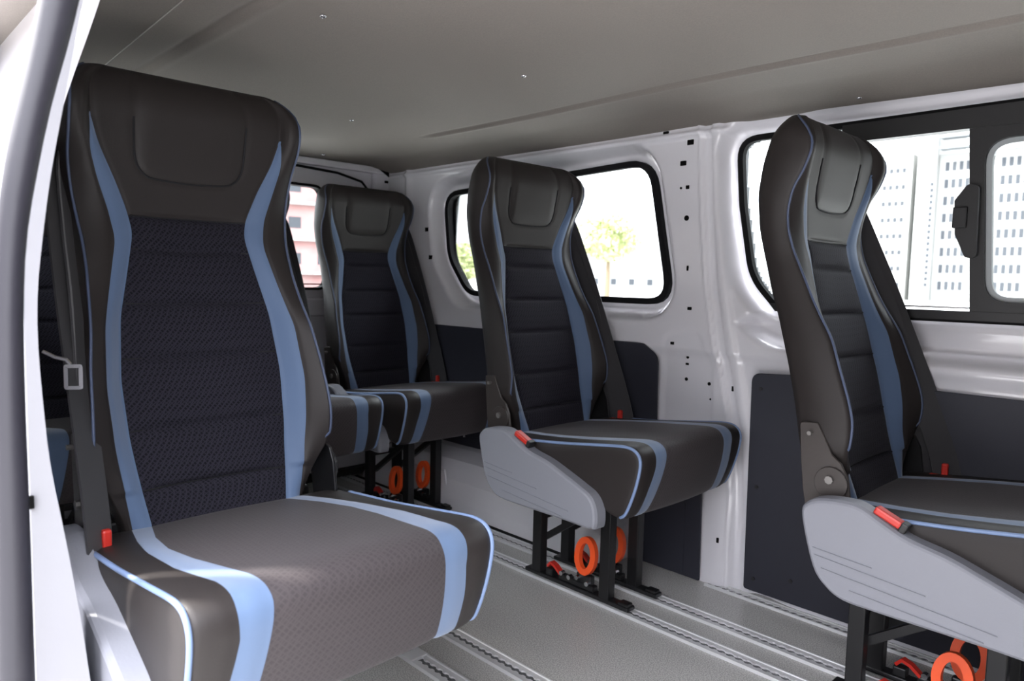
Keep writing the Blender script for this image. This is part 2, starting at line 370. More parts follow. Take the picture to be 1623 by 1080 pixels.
MB().prism(rpoly([(2.045, 1.425), (2.065, 1.425), (2.065, 1.437), (2.045, 1.437)], .002, 2), 'x', XR + .052, XR + .056).build('punched_hole', HOLE, o)
MB().prism(rpoly([(2.115, 1.43), (2.13, 1.43), (2.13, 1.49), (2.115, 1.49)], .002, 2), 'x', XR + .036, XR + .056).build('punched_hole', HOLE, o)
b = MB(); b.box((XR + .005, .3, .005), (XR + .06, 2.0, .035), bev=.004); o = b.build('trim_4', mat('dark_sill', (.03, .03, .03), .6)); struct(o, 'dark sill under the rear door')

# floor, ceiling
b = MB(); b.box((XR - .03, .15, -.04), (XF, 2.2, 0)); fl = b.build('floor', FLOOR); struct(fl)
ys = np.arange(.24, 2.19, .0075); cx = np.arange(XR - .03, XF + .01, .03)
CX, CY = np.meshgrid(cx, ys, indexing='ij')
rng = np.random.RandomState(3)
CZ = 1.502 - .028 * sm(1.90, 2.12, CY) - .022 * sm(.52, .2, CY)
for yc, x0 in ((1.705, -2.25), (.665, -2.2)):
    g = sm(x0 - .02, x0 + .04, CX); CZ += g * (.006 * np.exp(-((CY - yc) / .014) ** 4) - .0035 * np.exp(-((CY - yc - .024) / .012) ** 2))
for k in range(10): CZ += .0007 * np.sin(CX * rng.uniform(1, 7) + CY * rng.uniform(-5, 5) + rng.uniform(0, 6))
CZ -= .003 * np.exp(-((CX + 2.95) / .06) ** 2)
V = np.stack([CX, CY, CZ], -1).reshape(-1, 3); ny = len(ys)
Fc = [(i * ny + j, i * ny + j + 1, (i + 1) * ny + j + 1, (i + 1) * ny + j) for i in range(len(cx) - 1) for j in range(ny - 1)]
n0 = len(V); V = np.concatenate([V, [(XR - .03, .22, 1.55), (XF, .22, 1.55), (XF, 2.22, 1.55), (XR - .03, 2.22, 1.55)]]); Fc.append((n0, n0 + 1, n0 + 2, n0 + 3))
ce = obj('ceiling', V, Fc, CEIL, smooth=True); struct(ce)
for (x, y, z) in [(-1.379, .784, 1.499), (-1.375, 1.364, 1.499), (-.788, 2.06, 1.480), (-2.9, 1.65, 1.497), (-2.2, 1.36, 1.499)]:
    bm = bmesh.new(); bmesh.ops.create_uvsphere(bm, u_segments=12, v_segments=8, radius=.007)
    for q in bm.verts: q.co.z *= .55
    me = bpy.data.meshes.new('rivet'); bm.to_mesh(me); bm.free(); me.materials.append(CHROME)
    q = bpy.data.objects.new('rivet', me); COL.objects.link(q); q.parent = ce; q.location = (x, y, z)
MB().tube([(-2.25, .586, 1.4995), (-1.0, .53, 1.4995), (-.2, .50, 1.4995)], .0012, 6).build('headliner_seam', mat('pale_thread', (.5, .47, .43), .8), ce)

# right wall behind the sliding door opening, the pillar and its seal
def ycurve(z, off=0):  # inner edge of the door opening
    return ip([(-.3, .33), (.2, .288), (.394, .263), (.469, .256), (.593, .240), (.713, .222), (.826, .215), (.872, .213), (.94, .214), (.99, .220), (1.031, .225), (1.096, .234), (1.208, .255), (1.279, .268), (1.32, .276), (1.56, .33)], z) + off
zz = np.linspace(-.3, 1.56, 60)
def yc2(z): return ip([(-.3, .20), (.94, .199), (1.029, .202), (1.093, .210), (1.204, .237), (1.276, .257), (1.319, .270), (1.40, .292), (1.56, .325)], z)
def smooth_curve(fn, z, k=.03): return sum(fn(z + t * k) for t in (-1, -.5, 0, .5, 1)) / 5
v, fcs = [], []
for z in zz:
    a = smooth_curve(yc2, z); bb = max(smooth_curve(ycurve, z), a + .003)
    v += [(-1.10, a, z), (-1.10, bb, z), (-1.125, bb + .004, z), (-1.20, bb + .004, z), (-1.20, a - .012, z), (-1.12, a - .012, z)]
for i in range(len(zz) - 1):
    for k in range(6): fcs.append((i * 6 + k, i * 6 + (k + 1) % 6, (i + 1) * 6 + (k + 1) % 6, (i + 1) * 6 + k))
pil = obj('trim_5', v, fcs, PAINT_DIM); struct(pil, 'white painted pillar at the rear edge of the door opening')
MB().box((-1.101, .196, .655), (-1.095, .203, .672), bev=.001).build('punched_hole', HOLE, pil)
W4 = rpoly([(-2.80, .92), (-2.0, .92), (-2.0, 1.38), (-2.80, 1.38)], .1)
gx = np.arange(XR, -1.235, .02); gz = np.arange(-.02, 1.53, .02); GX, GZ = np.meshgrid(gx, gz, indexing='ij')
ay = np.array([smooth_curve(yc2, z) for z in gz]) * 1.24 / 1.1 + .001; GI = sdf(W4, GX, GZ) < -.002; nz2 = len(gz); v = []; fcs = []
for off in (0, .012): v += [(x, ay[j] + off, z) for x in gx for j, z in enumerate(gz)]
for k in (0, len(gx) * nz2):
    for i in range(len(gx) - 1):
        for j in range(nz2 - 1):
            if GI[i, j] and GI[i + 1, j] and GI[i, j + 1] and GI[i + 1, j + 1]: continue
            fcs.append((k + i * nz2 + j, k + (i + 1) * nz2 + j, k + (i + 1) * nz2 + j + 1, k + i * nz2 + j + 1))
e_ = (len(gx) - 1) * nz2
for j in range(nz2 - 1): fcs.append((e_ + j, e_ + j + 1, len(gx) * nz2 + e_ + j + 1, len(gx) * nz2 + e_ + j))
wrt = obj('wall_right', v, fcs, PAINT, smooth=False); struct(wrt)
e4 = empty('window_4', (0, 0, 0)); struct(e4, 'unseen quarter window added in the right side to light the wheel arch')  # opening added out of view to let skylight onto the wheel arch
MB().ring_prism(inset(W4, -.03), inset(W4, .02), 'y', .222, .28).build('rubber_seal', RUBBER, e4); MB().prism(inset(W4, .01), 'y', .241, .245).build('pane', GLASS, e4)
b = MB(); b.box((.30, .14, -.02), (XF, .21, 1.52)); b.box((-1.19, .255, 1.37), (.30, .36, 1.52)); o = b.build('wall_right', PAINT); struct(o)
b = MB(); b.box((XF, .14, -.02), (XF + .03, 2.2, 1.55)); o = b.build('added_front_wall', LINER); struct(o)  # unseen partition added to keep frontal light off the headrests
sp = [(.245, 1.55), (.252, 1.45), (.229, 1.29), (.203, 1.18), (.180, 1.081), (.168, .987), (.163, .841), (.163, .691), (.160, .475), (.160, .2), (.17, -.2)]
sz = np.linspace(-.2, 1.55, 50); sy = [ip([(p[1], p[0]) for p in sp[::-1]], z) for z in sz]
sy = [sum(sy[max(0, min(49, i + k))] for k in (-2, -1, 0, 1, 2)) / 5 for i in range(50)]
b = MB(); b.tube([(-1.0, y, z) for y, z in zip(sy, sz)], [ip([(.3, .021), (.475, .020), (.69, .0175), (.84, .016), (.987, .0145), (1.08, .0165), (1.18, .0165), (1.28, .020), (1.5, .024)], z) for z in sz], 20); o = b.build('trim_6', SEALM, smooth=True); struct(o, 'dark rubber seal at the edge of the door opening')

# floor rails
def rail(y, x0, x1, label, wd=.027, cap=False):
    e = empty('floor_rail', (0, y, 0)); tag(e, label, 'rail', None)
    b = MB(); b.box((x0, -.016, .0004), (x1, .016, .0012)); b.build('slot_base', ALUD, e)
    pitch = .025; n = int((x1 - x0) / pitch)
    for s in (-1, 1):
        inn = []
        for k in range(n):
            xc = x0 + (k + .5) * pitch
            inn += [(xc - .0125, .0055)] + [(xc + .0098 * math.cos(t), .0105 * math.sin(t)) for t in (2.55, 2.1, 1.57, 1.04, .6)]
        inn += [(x1, .0055)]
        L_ = [(px, s * py, 0.006) for px, py in inn]; O_ = [(px, s * (wd - .006), .006) for px, py in inn]
        R_ = [(px, s * (wd - .004), .0085) for px, py in inn]; Q_ = [(px, s * wd, .0085) for px, py in inn]; B_ = [(px, s * (wd + .002), 0.0003) for px, py in inn]
        I_ = [(px, s * py, 0.0008) for px, py in inn]
        rows = [I_, L_, O_, R_, Q_, B_]; N = len(inn); v = [q for R in rows for q in R]
        f_ = [(i * N + k, i * N + k + 1, (i + 1) * N + k + 1, (i + 1) * N + k) for i in range(5) for k in range(N - 1)]
        obj('rail_lip', v, f_, ALU, e)
    if cap: MB().box((x0 - .03, -.028, .0003), (x0 + .06, .028, .0095), bev=.002).build('end_cap', ALU, e)
    return e
rail(1.69, -3.0, 1.0, 'aluminium slotted floor rail under the near legs of the window seats')
rail(1.83, -3.0, 1.0, 'aluminium slotted floor rail under the wall-side legs of the window seats')
rail(1.223, -3.0, 1.0, 'aluminium slotted floor rail in the open aisle, farther of the middle pair')
rail(1.076, -1.47, 1.0, 'aluminium slotted floor rail in the open aisle, nearest the foreground seat', cap=True)
rail(.65, -3.0, 1.0, 'aluminium slotted floor rail under the far legs of the foreground seat')
rail(.51, -3.0, 1.0, 'aluminium slotted floor rail under the near legs of the foreground seat')
rail(2.100 - .045, -1.17, 1.0, 'short aluminium rail along the wall under the large navy lining panel', wd=.020)

# ------------------------------------------------------------------ the seats
XC = [(.40, .03), (.46, .012), (.50, .0), (.60, -.034), (.80, -.085), (1.076, -.155), (1.154, -.147), (1.29, -.124), (1.37, -.135)]
XP = [(.40, .0), (.50, -.005), (.58, .006), (.64, .019), (.68, .020), (.72, .010), (.78, -.012), (.856, -.040), (.907, -.072), (.942, -.092), (.995, -.117), (1.05, -.142), (1.10, -.155), (1.14, -.156), (1.19, -.144), (1.228, -.120), (1.274, -.103), (1.305, -.108), (1.37, -.145)]
XB = [(.40, -.085), (.54, -.088), (.636, -.100), (.70, -.112), (.79, -.136), (.90, -.173), (.96, -.196), (1.04, -.217), (1.10, -.229), (1.18, -.233), (1.25, -.222), (1.32, -.203), (1.37, -.185)]
WD = [(.40, .165), (.50, .178), (.555, .20), (.60, .226), (.63, .233), (.70, .231), (.79, .225), (.90, .211), (.97, .205), (1.03, .205), (1.10, .213), (1.18, .222), (1.25, .226), (1.31, .224), (1.37, .22)]
BI = [(.40, .125), (.49, .134), (.55, .143), (.65, .155), (.76, .160), (.88, .150), (.975, .128), (1.045, .113), (1.085, .120), (1.145, .143), (1.21, .173), (1.262, .188), (1.37, .190)]
BO = [(.40, .155), (.49, .167), (.54, .175), (.65, .190), (.75, .196), (.86, .188), (.95, .167), (1.03, .149), (1.085, .157), (1.145, .176), (1.2, .190), (1.262, .190), (1.37, .192)]
def sip(tab, z): return sum(ip(tab, z + k * .008) * w_ for k, w_ in ((-2, .15), (-1, .2), (0, .3), (1, .2), (2, .15)))
SEAMS = [1.078, 1.012, .905, .800, .665, .556]
def pad_d(y, z):
    """distance to the U-shaped seam of the head pad"""
    poly = PADL; best = 1e9; py, pz = abs(y), z
    for i in range(len(poly) - 1):
        ax, az = poly[i]; bx, bz = poly[i + 1]; ex, ez = bx - ax, bz - az
        t = max(0, min(1, ((py - ax) * ex + (pz - az) * ez) / (ex * ex + ez * ez))); best = min(best, math.hypot(py - ax - ex * t, pz - az - ez * t))
    return best
PADL = [(.110, 1.36), (.112, 1.28), (.110, 1.215), (.107, 1.190), (.100, 1.172), (.088, 1.160), (.070, 1.154), (0, 1.150)]
def xfront(y, z):
    y = abs(y); xc, xp, wd, bi, bo = sip(XC, z), sip(XP, z), sip(WD, z), sip(BI, z), sip(BO, z)
    if y <= bi:
        x = xc + .004 * (y / bi) ** 2; fd = 1 - (y / bi) ** 5
        if z < 1.078:
            k = [s for s in SEAMS if s >= z]; top = k[-1] if k else 1.078; lo = [s for s in SEAMS if s < z]; bot = lo[0] if lo else .46
            x += .006 * math.sin(math.pi * max(0, min(1, (z - bot) / (top - bot)))) ** .6 * fd
        dseam = min(abs(z - s) for s in SEAMS); x -= .010 * math.exp(-(dseam / .0045) ** 2) * fd
    else:
        t = (y - bi) / (wd - bi); x = xc + .004 + (xp - xc - .004) * t ** 1.35 + .012 * math.sin(math.pi * t) * (1 if z > .56 else .5)
    if z > 1.12: x -= .0032 * math.exp(-(pad_d(y, z) / .004) ** 2)
    if 1.155 < z < 1.36 and y < .105: x += .003 * float(sm(0, .03, min(z - 1.152, .11 - y)))
    for e_ in (bi, bo):
        if z < 1.26: x -= .0022 * math.exp(-((y - e_) / .003) ** 2)
    if z >= 1.255: x -= .003 * math.exp(-((y - .188) / .004) ** 2) * float(sm(1.34, 1.31, z))
    return x
def backrest_mesh():
    zl = [.42 + i * .0062 for i in range(int((1.30 - .42) / .0062))]
    zl = sorted(set([round(q, 4) for q in zl if abs(q - 1.078) > .003] + [1.078, 1.30]))
    ts = [.15, .3, .45, .58, .7, .8, .88, .94, .98, 1.0]
    rows = [(z, 0) for z in zl] + [(1.30 + .062 * t, t) for t in ts]
    nA, nB, nC, nD, nE = 26, 5, 10, 8, 9
    V, F_, Mi = [], [], []
    for z, t in rows:
        q = 1 - math.sqrt(max(0, 1 - t * t)); zz_ = min(z, 1.362)
        wd, bi, bo, xb = sip(WD, z), sip(BI, z), sip(BO, z), sip(XB, z); sc_ = (wd - .060 * q) / wd
        half = []; cols = []
        for k in range(nA): cols.append(bi * k / nA)
        for k in range(nB): cols.append(bi + (bo - bi) * k / nB)
        for k in range(nC + 1): cols.append(bo + (wd - bo) * k / nC)
        for y in cols: half.append((xfront(y, z), y))
        xp = half[-1][0]
        for k in range(1, nD + 1):
            s = k / nD; half.append((xp + (xb - xp) * s, wd + .007 * math.sin(math.pi * s) - (.012 * s ** 4)))
        yb = half[-1][1]
        for k in range(1, nE + 1):
            s = k / nE; half.append((xb - .022 * math.sin(s * math.pi / 2), yb * (1 - s)))
        xm = -.172
        loop = [(x + (xm - x) * q * .85, y * sc_) for x, y in half]
        loop = loop + [(x, -y) for x, y in loop[-2:0:-1]]
        V += [(x, y, zz_) for x, y in loop]
    n = len(loop); H = nA + nB + nC + nD + nE
    for i in range(len(rows) - 1):
        zc = (rows[i][0] + rows[i + 1][0]) / 2
        for k in range(n):
            kk = k if k < H else n - 1 - k
            F_.append((i * n + k, i * n + (k + 1) % n, (i + 1) * n + (k + 1) % n, (i + 1) * n + k))
            Mi.append(1 if (kk < nA and zc < 1.078) else (2 if (nA <= kk < nA + nB and zc < 1.262) else 0))
    F_.append(tuple(range(n))[::-1]); Mi.append(0); F_.append(tuple((len(rows) - 1) * n + k for k in range(n))); Mi.append(0)
    return V, F_, Mi
def back_piping(b, side):
    pts = []
    for z in [.625 + k * .012 for k in range(57)]:
        if z > 1.300: break
        pts.append((xfront(sip(WD, z), z) + .0005, side * (sip(WD, z) + .0005), z))
    for t in (.3, .5, .65, .78, .88):
        z = 1.30 + .062 * t; q = 1 - math.sqrt(1 - t * t); wd = sip(WD, z); x = xfront(wd, z); pts.append((x + (-.172 - x) * q * .85 - .004 * t, side * (wd - .06 * q), z + .001))
    pts = [(-.002 + .0, side * .212, .597)] + pts
    b.tube(pts, .0028, 7)

CP = [(-.03, .41), (-.035, .45), (-.03, .478), (0, .492), (.05, .499), (.1, .505), (.2, .517), (.3, .529), (.4, .541), (.46, .548), (.490, .548), (.509, .542), (.522, .529), (.527, .51), (.525, .485), (.518, .45), (.506, .41), (.492, .375), (.480, .355), (.463, .345), (.435, .348), (.40, .358), (.3, .375), (.2, .385), (.1, .392), (0, .398)]
def catmull(P, seg, closed=True):
    out = []; n = len(P)
    for i in range(n if closed else n - 1):
        p0, p1, p2, p3 = [np.array(P[(i + k) % n]) for k in (-1, 0, 1, 2)]
        if not closed:
            p0 = np.array(P[max(i - 1, 0)]); p3 = np.array(P[min(i + 2, n - 1)])
        for s in range(seg):
            t = s / seg; out.append(tuple(.5 * ((2 * p1) + (p2 - p0) * t + (2 * p0 - 5 * p1 + 4 * p2 - p3) * t * t + (3 * p1 - p0 - 3 * p2 + p3) * t ** 3)))
    return out
CPS = catmull(CP, 4)
def cband(x, z):
    if z > .44 and x < .515 and z > .488: s = x
    else: s = .52 + (.53 - min(z, .53))
    bi = ip([(-.04, .128), (.01, .137), (.1, .160), (.2, .172), (.3, .168), (.38, .158), (.45, .149), (.52, .146), (.56, .150), (.62, .157), (.70, .166)], s)
    bo = ip([(-.04, .160), (.01, .171), (.1, .190), (.19, .203), (.33, .207), (.45, .194), (.52, .196), (.56, .194), (.62, .203), (.70, .208)], s)
    return bi, bo
def cushion_mesh():
    n = len(CPS); V, F_, Mi = [], [], []; cen = (.25, .45)
    nA, nB = 12, 4
    colspec = [('c', k / nA) for k in range(nA)] + [('b', k / nB) for k in range(nB)] + [('s', 0), ('s', .25), ('s', .5), ('s', .75), ('s', 1)] + [('r', .35), ('r', .7), ('r', 1.0)]
    def pos(kind, t, x, z):
        bi, bo = cband(x, z); E_ = .244
        if kind == 'c': y = bi * t; sh = 0
        elif kind == 'b': y = bi + (bo - bi) * t; sh = 0
        elif kind == 's': y = bo + (E_ - bo) * t; sh = .004 * t * t
        else:
            a = t * math.pi / 2; y = E_ + .015 * math.sin(a); sh = .004 + .018 * (1 - math.cos(a))
        px, pz = x, z
        if kind == 'c' or kind == 'b': px += 0
        dx, dz = x - cen[0], z - cen[1]; L_ = math.hypot(dx * .5, dz) + 1e-6
        ddx, ddz = dx * .5 / L_, dz / L_
        puff = 0
        if kind == 'c': puff = .004 * (1 - t * t)
        if z > .48 and kind in 'cb' or x > .48 and kind in 'cb':
            pass
        gr = .0018 * (math.exp(-((y - bi) / .003) ** 2) + math.exp(-((y - bo) / .003) ** 2))
        return (px - ddx * (sh + gr - puff), y, pz - ddz * (sh + gr - puff))
    cols = [(k, t, 1) for k, t in colspec]; allc = [(k, t, -1) for k, t in colspec[:0:-1]] + cols
    for (k, t, s) in allc:
        for (x, z) in CPS:
            q = pos(k, t, x, z); V.append((q[0], s * q[1], q[2]))
    nc = len(allc); mid = len(colspec) - 1
    for c_ in range(nc - 1):
        h = c_ - mid if c_ >= mid else mid - 1 - c_
        kind = 'c' if h < nA else ('b' if h < nA + nB else 's')
        for k in range(n):
            F_.append((c_ * n + k, c_ * n + (k + 1) % n, (c_ + 1) * n + (k + 1) % n, (c_ + 1) * n + k))
            x, z = CPS[k]; top = not (z < .40 and x < .46)
            Mi.append(2 if (kind == 'b' and top) else (1 if (kind == 'c' and top) else 0))
    for side, st in ((-1, 0), (1, (nc - 1) * n)):
        prev = st
        for sc_, dy in ((.93, .001), (.78, .002), (.5, .003)):
            b0 = len(V)
            for k in range(n):
                x, y, z = V[st + k]; V.append((cen[0] + (x - cen[0]) * (1 - (1 - sc_) * .6), y + side * dy, .455 + (z - .455) * sc_))
            for k in range(n): F_.append((prev + k, prev + (k + 1) % n, b0 + (k + 1) % n, b0 + k)); Mi.append(0)
            prev = b0
        F_.append(tuple(prev + k for k in range(n))); Mi.append(0)
    return V, F_, Mi
def cushion_piping(b, side):
    pts = []
    for (x, z) in catmull(CP[4:20], 3, False):
        dx, dz = x - .25, z - .45; L_ = math.hypot(dx * .5, dz); pts.append((x - dx * .5 / L_ * .008, side * .2565, z - dz / L_ * .0085))
    b.tube(pts, .0042, 8)
COVER = [(-.050, .470), (-.045, .503), (-.012, .521), (.045, .527), (.075, .522), (.110, .505), (.160, .482), (.230, .466), (.295, .443), (.355, .420), (.392, .402), (.412, .370), (.414, .325), (.395, .312), (.30, .313), (.20, .313), (.11, .313), (.045, .316), (.008, .334), (-.022, .372)]
BRK = [(-.089, .668), (-.049, .672), (-.034, .645), (-.014, .606), (.006, .590), (.022, .560), (.032, .50), (.03, .45), (-.06, .45), (-.075, .52), (-.084, .60)]

PROTO = {}
def build_seat(loc, label, belt_side):
    root = empty('passenger_seat', loc); tag(root, label, 'seat', 'passenger seats in the van')
    def P(name, maker, mats, parent, smooth=False):
        """one part; its mesh is shared by every seat"""
        if name[1] not in PROTO:
            o = maker(); PROTO[name[1]] = o.data; o.name = name[0]; o.parent = parent; return o
        o = bpy.data.objects.new(name[0], PROTO[name[1]]); COL.objects.link(o); o.parent = parent; return o
    def mk_back():
        V, F_, M_ = backrest_mesh(); return obj('backrest', V, F_, [LEATHER, FABRIC, BLUE], None, M_, True)
    bk = P(('backrest', 'backrest'), mk_back, None, root)
    for s in (-1, 1):
        def mk(): b = MB(); back_piping(b, s); return b.build('piping', PIPEB, smooth=True)
        P(('piping', 'bp%d' % s), mk, None, bk)
    def mk_seam():
        b = MB()
        for s in (-1, 1): pass
        pts = [(y, z) for y, z in PADL if z < 1.35]; full = [(y, z) for y, z in pts] + [(-y, z) for y, z in pts[-2::-1]]
        full = catmull(full, 4, False); b.tube([(xfront(y, z) + .0020, y, z) for y, z in full], .0022, 6)
        for zz_ in SEAMS:
            bi = sip(BI, zz_) - .003; b.tube([(xfront(y, zz_) + .0014, y, zz_) for y in np.linspace(-bi, bi, 24)], .0018, 5)
        return b.build('seam', SEAM)
    P(('seam', 'seam'), mk_seam, None, bk)
    def mk_cush():
        V, F_, M_ = cushion_mesh(); return obj('cushion', V, F_, [LEATHER, FABSEAT, BLUE], None, M_, True)
    cu = P(('cushion', 'cushion'), mk_cush, None, root)
    for s in (-1, 1):
        def mk(): b = MB(); cushion_piping(b, s); return b.build('piping', PIPING, smooth=True)
        o = P(('piping', 'cp%d' % s), mk, None, cu)
    def mk_cover():
        b = MB(); poly = [tuple(p) for p in catmull(COVER, 4)]; q1 = inset(poly, .004); q2 = inset(poly, .0085); n = len(poly)
        lay = [(poly, -.258), (poly, -.292), (q1, -.299), (q2, -.302)]
        v = [(p[0], h, p[1]) for L_, h in lay for p in L_]; f_ = [tuple(range(n)), tuple(3 * n + k for k in range(n))[::-1]]
        for i in range(3):
            for k in range(n): f_.append((i * n + k, i * n + (k + 1) % n, (i + 1) * n + (k + 1) % n, (i + 1) * n + k))
        b.add(v, f_)
        # moulded ridges
        for (x0, z0, x1, z1) in [(-.02, .415, .10, .405), (-.015, .40, .20, .38), (.0, .375, .32, .345), (.06, .345, .30, .325)]:
            b.tube([(x0, -.3032, z0), ((x0 + x1) / 2, -.3035, (z0 + z1) / 2), (x1, -.3032, z1)], .0012, 5)
        return b.build('side_cover', GREYP)
    o = P(('side_cover', 'cover'), mk_cover, None, root); o['label'] = 'grey plastic side cover'
    for s in (-1, 1):
        def mk():
            b = MB(); b.prism(rpoly(BRK if s < 0 else [(x, z) if z < .6 else (x * .6 - .03, .6 + (z - .6) * .3) for x, z in BRK], .008, 3), 'y', s * .236, s * .243, bev=.0015)
            b.prism([(-.012 + .036 * math.cos(t), .545 + .036 * math.sin(t)) for t in np.linspace(0, 2 * math.pi, 20)[:-1]], 'y', s * .243, s * .249, bev=.001)
            return b.build('hinge_bracket', BRACK if s < 0 else BLACK)
        h = P(('hinge_bracket', 'brk%d' % s), mk, None, root)
        for j, (x, z, rr) in enumerate([(-.014, .553, .009), (-.062, .648, .005)]):
            def mk2():
                b = MB(); b.prism([(x + rr * math.cos(t), z + rr * math.sin(t)) for t in np.linspace(0, 2 * math.pi, 9)[:-1]], 'y', s * .243, s * .256); return b.build('bolt', DULL)
            P(('bolt', 'bolt%d%d' % (s, j)), mk2, None, h)
    # belt
    s = belt_side
    def strip(b, pts, wdt, dirn, th=.0018):
        rows = []
        dv = Vector(dirn).normalized() * wdt / 2; nv = dv.cross(Vector((0, 0, 1))).normalized() * th
        for p in catmull(pts, 5, False) + [pts[-1]]:
            p = Vector(p); rows.append([p - dv - nv, p + dv - nv, p + dv + nv, p - dv + nv])
        v = [q[:] for R in rows for q in R]; f_ = []
        for i in range(len(rows) - 1):
            for k in range(4): f_.append((i * 4 + k, i * 4 + (k + 1) % 4, (i + 1) * 4 + (k + 1) % 4, (i + 1) * 4 + k))
        b.add(v, f_ + [(0, 1, 2, 3), tuple(len(v) - 4 + k for k in (3, 2, 1, 0))])
    def mk_belt():
        b = MB()
        strip(b, [(-.225, s * .205, 1.235), (-.195, s * .232, 1.19), (-.145, s * .240, 1.08), (-.075, s * .244, .92), (.0, s * .244, .74), (.072, s * .244, .56), (.10, s * .244, .45)], .070, (1, -1.0 if s < 0 else .40, 0))
        strip(b, [(-.225, s * .200, 1.23), (-.195, s * .225, 1.17), (-.14, s * .232, 1.04), (-.075, s * .237, .90), (-.01, s * .244, .70), (.035, s * .250, .55), (.045, s * .252, .46)], .055, (1, s * .35, 0))
        return b.build('seat_belt', WEB, smooth=False)
    be = P(('seat_belt', 'belt%d' % s), mk_belt, None, root); be['label'] = 'black webbing seat belt'
    def mk_guide():
        b = MB(); b.box((-.245, min(s * .17, s * .235), 1.205), (-.205, max(s * .17, s * .235), 1.245), bev=.006); return b.build('belt_guide', BLACKP)
    P(('belt_guide', 'guide%d' % s), mk_guide, None, be)
    def mk_tongue():
        b = MB(); o_ = rpoly([(-.014, -.03), (.014, -.03), (.014, .012), (-.014, .012)], .004, 2); i_ = inset(o_, .006)
        b.ring_prism(o_, i_, 'x', 0, .003); b.tube([(.0015, -.004, .012), (.0015, -.010, .020), (.0015, -.026, .024), (.0015, -.044, .034)], .003, 6); return b.build('belt_tongue', CHROME)
    if belt_side < 0 and loc[0] > -2:
        tg = P(('belt_tongue', 'tongue'), mk_tongue, None, be); tg.location = (.055, s * .268, .80); tg.rotation_euler = (0, 0, s * .5); tg['label'] = 'metal belt tongue'
    def mk_lever():
        b = MB(); b.box((.075, min(s * .225, s * .24), .49), (.09, max(s * .225, s * .24), .530), bev=.004); b.box((.05, min(s * .22, s * .235), .47), (.10, max(s * .22, s * .235), .50), bev=.003); return b.build('tilt_lever', RED)
    P(('tilt_lever', 'lever%d' % s), mk_lever, None, root)['label'] = 'red plastic lever'
    if belt_side < 0 or loc[0] < -2: has_b = False
    else: has_b = True
    def mk_buckle():
        b = MB(); v0 = [(-.026, -.012, -.009), (.026, -.012, -.009)]; b.box((-.028, -.012, -.008), (.028, .012, .008), bev=.004); return b.build('belt_buckle', RED)
    q = P(('belt_buckle', 'buckle'), mk_buckle, None, root) if has_b else empty('x', (0, 0, 0))
    q.location = (.118, -.276, .510); q.rotation_euler = (0, math.radians(24), 0); q['label'] = 'red belt buckle'
    def mk_bb():
        b = MB(); b.box((.026, -.013, -.012), (.04, .013, .010), bev=.003); b.box((.03, -.008, -.03), (.042, .008, -.01)); return b.build('buckle_housing', BLACKP)
    if has_b: P(('buckle_housing', 'bhouse'), mk_bb, None, q)
    else: bpy.data.objects.remove(q)
    # under frame
    def mk_frame():
        b = MB(); b.box((-.04, -.22, .375), (.42, .22, .39), bev=.004)
        for y in (-.07, .07): b.box((-.03, y - .016, .328), (.37, y + .016, .352), bev=.003)
        for x in (0, .28): b.box((x - .015, -.2, .35), (x + .015, .2, .376), bev=.003)
        b.box((-.055, -.21, .39), (-.035, .21, .50), bev=.004)
        return b.build('seat_frame', BLACK)
    P(('seat_frame', 'frame'), mk_frame, None, root)
    def mk(): b = MB(); b.tube([(.02, .10, .335), (.43, .10, .343)], .006, 8); b.tube([(.43, .10, .343), (.43, .10, .325)], .005, 8); return b.build('adjuster_rod', CHROME)
    P(('adjuster_rod', 'rod'), mk, None, root)
    for x in (0, .28):
        for y in (-.07, .07):
            def mk(): b = MB(); b.box((-.019, -.016, .018), (.019, .016, .335), bev=.003); return b.build('leg', BLACK)
            o = P(('leg', 'leg'), mk, None, root); o.location = (x + .003, y, 0)
    for y in (-.07, .07):
        def mk(): b = MB(); b.tube([(.005, 0, .125), (.275, 0, .315)], 0, sq=(.010, .009)); return b.build('diagonal_brace', BLACK)
        o = P(('diagonal_brace', 'brace'), mk, None, root); o.location = (0, y + .022, 0)
    def mk(): b = MB(); b.tube([(.0, -.07, .20), (.0, .07, .20)], 0, sq=(.010, .009)); return b.build('cross_bar', BLACK)
    P(('cross_bar', 'xbar'), mk, None, root)
    for y in (-.07, .07):
        def mk():
            b = MB(); b.box((-.045, -.018, .009), (.375, .018, .022), bev=.003); b.box((.335, -.014, .02), (.37, .014, .03), bev=.003)
            b.box((.045, -.014, .022), (.075, .014, .045), bev=.003); b.box((.10, -.013, .022), (.24, .013, .040), bev=.004); b.box((.17, -.010, .04), (.23, .010, .068), bev=.004)
            return b.build('rail_foot', BLACK)
        ft = P(('rail_foot', 'foot'), mk, None, root); ft.location = (0, y, 0)
        for x, z in ((.118, .050), (.150, .046), (.182, .056), (.222, .048)):
            def mk2():
                b = MB(); b.tube([(0, -.012, 0), (0, .004, 0)], .0075, 8); return b.build('latch_bolt', CHROME)
            lb = P(('latch_bolt', 'lbolt'), mk2, None, ft); lb.location = (x, -.012, z)
        def mk3():
            b = MB(); N = 28; pts = [(.205 + (.031) * math.cos(t), -.006 + .006 * math.sin(t), .128 + .049 * math.sin(t)) for t in np.linspace(0, 2 * math.pi, N + 1)[:-1]]
            b.tube(pts, 0, closed=True, sq=(.0095, .0085)); b.tube([(.20, -.004, .075), (.205, -.004, .05)], .006, 8)
            return b.build('release_ring', ORANGE)
        P(('release_ring', 'ring'), mk3, None, ft)['label'] = 'orange oval release ring'
        def mk4():
            b = MB(); b.tube([(.052, -.004, .05), (.066, -.006, .066), (.085, -.008, .060), (.108, -.008, .042)], 0, sq=(.004, .010)); return b.build('locking_lever', RED)
